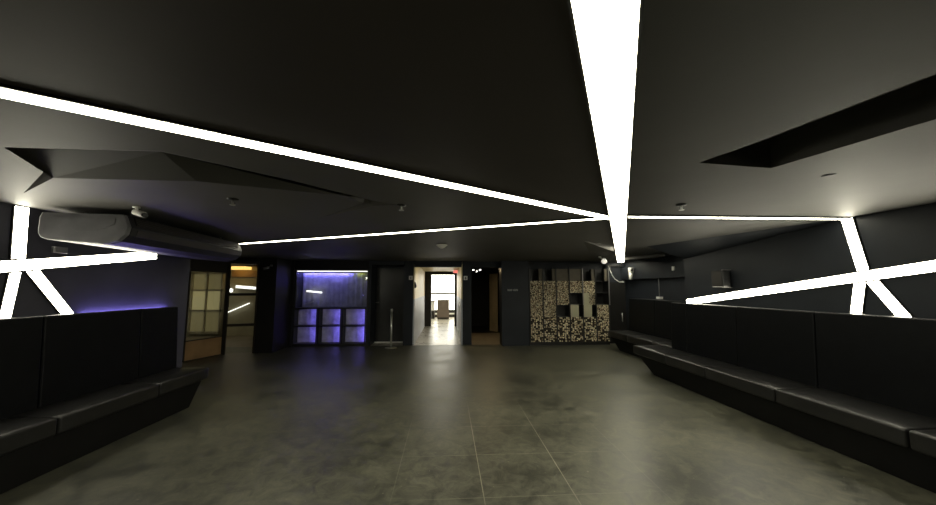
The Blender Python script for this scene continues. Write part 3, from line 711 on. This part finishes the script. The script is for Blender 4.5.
def mosaic(x0, x1, z0, z1, dense):
    bm = bm_new()
    box(bm, x0, x1, SY0 + 0.045, SY0 + 0.06, z0, z1, 0)
    n = 10 if dense else 7
    sx, sz = (x1 - x0) / n, (z1 - z0) / n
    for i in range(n):
        for j in range(n):
            if random.random() > (0.97 if dense else 0.68): continue
            cx = x0 + (i + 0.5 + random.uniform(-.25, .25)) * sx; cz = z0 + (j + 0.5 + random.uniform(-.25, .25)) * sz
            rr = min(sx, sz) * random.uniform(0.42, 0.64); m = random.choice((5, 6, 7)); a0 = random.uniform(0, 6)
            tx, tz = random.uniform(-.35, .35), random.uniform(-.35, .35)
            y = SY0 + 0.044; pts = []
            for q in range(m):
                a = a0 + 2 * math.pi * q / m; r2 = rr * random.uniform(.8, 1.1)
                px = min(max(cx + r2 * math.cos(a), x0), x1); pz = min(max(cz + r2 * math.sin(a), z0), z1)
                pts.append((px, pz))
            va = [bm.verts.new((px, y, pz)) for px, pz in pts]
            vb = [bm.verts.new((cx + (px - cx) * .8, y - 0.014 + tx * (px - cx) + tz * (pz - cz), cz + (pz - cz) * .8)) for px, pz in pts]
            mi = random.choices((1, 2, 3), (5, 3, 2) if dense else (6, 3, 1))[0]
            fs = [bm.faces.new(vb)]
            for q in range(m): fs.append(bm.faces.new((va[q], va[(q + 1) % m], vb[(q + 1) % m], vb[q])))
            for f in fs: f.material_index = mi
    return obj('mosaic_panel', bm, [M['chip_bed'], M['chip_a'], M['chip_b'], M['chip_c']], t)
grid = ['oobboo', 'mmmmmf', 'mmmohf', 'mmdppm', 'nnnnnn', 'nnnnnn']
for r in range(NR):
    for k in range(NC):
        c = grid[r][k]
        x0, x1 = SX0 + cw * k + 0.012, SX0 + cw * (k + 1) - 0.012
        z1 = Z1 - rh * r - 0.0005; z0 = Z1 - rh * (r + 1) + 0.0005
        if c == 'm': mosaic(x0, x1, z0, z1, True)
        elif c == 'n': mosaic(x0, x1, z0, z1, False)
        elif c == 'h':
            bm = bm_new(); box(bm, x0, x0 + 0.16, SY0 + 0.03, SY0 + 0.06, z0, z1); obj('board', bm, M['beige'], t, label='plain beige board')
            mosaic(x0 + 0.165, x1, z0, z1, True)
        elif c == 'p':
            bm = bm_new(); box(bm, x0, x0 + 0.23, SY0 + 0.03, SY0 + 0.06, z0, z1); obj('board', bm, M['beige'], t, label='plain beige board')
        elif c == 'b':
            bm = bm_new(); box(bm, x0, x1, SY0 + 0.04, SY0 + 0.06, z0, z1); obj('board', bm, M['brownb'], t, label='plain dark brown board')
        elif c == 'o' and r == 0:
            bm = bm_new(); box(bm, x1 - 0.09, x1, SY0 + 0.03, SY0 + 0.06, z0, z1); obj('board', bm, M['brownb'], t, label='narrow brown board')

# ------------------------------------------------------------------ far right corner: spotlight, camera, cable, door
t = thing('ceiling_spotlight', 'white tilted spotlight on the ceiling above the right end of the mosaic shelf', 'light', (3.50, 7.7, ZC))
bm = bm_new(); cyl(bm, (3.49, 7.72, ZC), (3.49, 7.72, 2.19), 0.03); obj('base', bm, M['white'], t)
bm = bm_new(); cyl(bm, (3.60, 7.76, 2.15), (3.545, 7.63, 2.10), 0.045, 0.066, seg=20); cyl(bm, (3.49, 7.72, 2.195), (3.56, 7.70, 2.15), 0.014); obj('lamp_head', bm, M['white'], t)
bm = bm_new(); cyl(bm, (3.5445, 7.629, 2.0995), (3.540, 7.618, 2.0955), 0.054, 0.045, seg=20); obj('lens', bm, glow('spot_lens', (1.0, 0.96, 0.86), 0.6), t)
t = thing('mounting_bar', 'black horizontal bar at the back wall below the far end of the middle light strip', 'bar', (4.6, 9.35, 2.12))
bm = bm_new(); box(bm, 4.42, 4.82, 9.33, 9.37, 2.10, 2.13); obj('bar', bm, M['black'], t)
bm = bm_new(); box(bm, 4.48, 4.52, 9.37, 9.402, 2.095, 2.135); obj('bracket', bm, M['black'], t)
bm = bm_new(); box(bm, 4.74, 4.78, 9.37, 9.402, 2.095, 2.135); obj('bracket', bm, M['black'], t)
t = thing('mounted_camera', 'white security camera in the alcove corner at the end of the cable loop', 'camera', (4.76, 8.72, 1.9))
bm = bm_new(); cyl(bm, (4.832, 8.74, 1.96), (4.78, 8.72, 1.96), 0.035); obj('bracket', bm, M['white'], t)
bm = bm_new(); cyl(bm, (4.75, 8.70, 2.02), (4.745, 8.70, 1.90), 0.075, 0.07, seg=20); obj('housing', bm, M['white'], t, 0.01)
bm = bm_new(); cyl(bm, (4.725, 8.625, 1.955), (4.735, 8.65, 1.955), 0.03); obj('lens', bm, M['black'], t)
bm = bm_new(); cyl(bm, (4.742, 8.70, 1.895), (4.71, 8.68, 1.72), 0.055, 0.04); obj('lower_housing', bm, M['white'], t)
bm = bm_new()
cp = [Vector(p) for p in ((4.44, 9.32, 2.11), (4.47, 9.28, 1.98), (4.49, 9.22, 1.85), (4.53, 9.15, 1.74), (4.60, 9.05, 1.66), (4.645, 8.90, 1.655))]
tube(bm, cp, 0.009)
tag(obj('camera_cord', bm, M['white']), 'pale cable looping from the wall bar to the white security camera', 'cable')
d6 = bpy.data.objects.new('door_5', None); d6.location = (4.65, 9.39, 0); COL.objects.link(d6); d6['kind'] = 'structure'
bm = bm_new(); box(bm, 4.42, 4.92, 9.375, 9.398, 0.01, 1.66); obj('door_leaf', bm, M['wall_matt'], d6)
bm = bm_new(); cyl(bm, (4.79, 9.345, 0.58), (4.79, 9.345, 0.82), 0.012); cyl(bm, (4.79, 9.345, 0.62), (4.79, 9.376, 0.62), 0.008); cyl(bm, (4.79, 9.345, 0.78), (4.79, 9.376, 0.78), 0.008)
obj('door_handle', bm, M['chrome'], d6)
# conduit and socket above the alcove bench
t = thing('wall_socket', 'small white socket with a thin conduit above the alcove bench', 'socket', (4.9, 7.85, 1.27))
bm = bm_new(); cyl(bm, (4.935, 7.85, 1.30), (4.935, 7.85, 1.73), 0.010); obj('conduit', bm, M['greyp'], t)
bm = bm_new(); box(bm, 4.88, 4.949, 7.74, 7.90, 1.245, 1.30); obj('socket_plate', bm, M['white'], t, 0.004)
t = thing('motion_sensor', 'tiny white sensor high on the alcove wall', 'sensor', (4.82, 7.15, 1.92))
bm = bm_new(); box(bm, 4.80, 4.832, 7.08, 7.16, 1.87, 1.96); obj('body', bm, M['white'], t, 0.01)
# speaker on the right wall
t = thing('wall_speaker', 'small black speaker on the right wall above the low end of the slanting strip', 'speaker', (4.08, 4.9, 1.64))
bm = bm_new(); box(bm, 3.97, 4.09, 4.79, 5.01, 1.515, 1.755); obj('cabinet', bm, M['black'], t, 0.012)
bm = bm_new(); box(bm, 3.963, 3.969, 4.81, 4.99, 1.535, 1.735); obj('front_grille', bm, M['acd'], t)
for z in (1.503, 1.757):
    bm = bm_new(); box(bm, 3.99, 4.122, 4.80, 4.83, z, z + 0.010); obj('bracket', bm, M['greyp'], t)

# ------------------------------------------------------------------ camera, world, view
cam = bpy.data.cameras.new('camera'); co = bpy.data.objects.new('camera', cam); COL.objects.link(co)
cam.sensor_width = 36; cam.lens = 36 * 347 / 936; cam.clip_start = 0.02; cam.clip_end = 100
co.location = (0, 0, 1.5); co.rotation_euler = (R(90 + 5.8413), 0, R(-3.4453))
S.camera = co
w = bpy.data.worlds.new('world'); S.world = w; w.use_nodes = True
w.node_tree.nodes['Background'].inputs[0].default_value = (0.02, 0.02, 0.025, 1)
w.node_tree.nodes['Background'].inputs[1].default_value = 0.2
S.view_settings.view_transform = 'Standard'; S.view_settings.look = 'None'
S.view_settings.exposure = EXPO; S.view_settings.gamma = 1; S.view_settings.use_curve_mapping = False
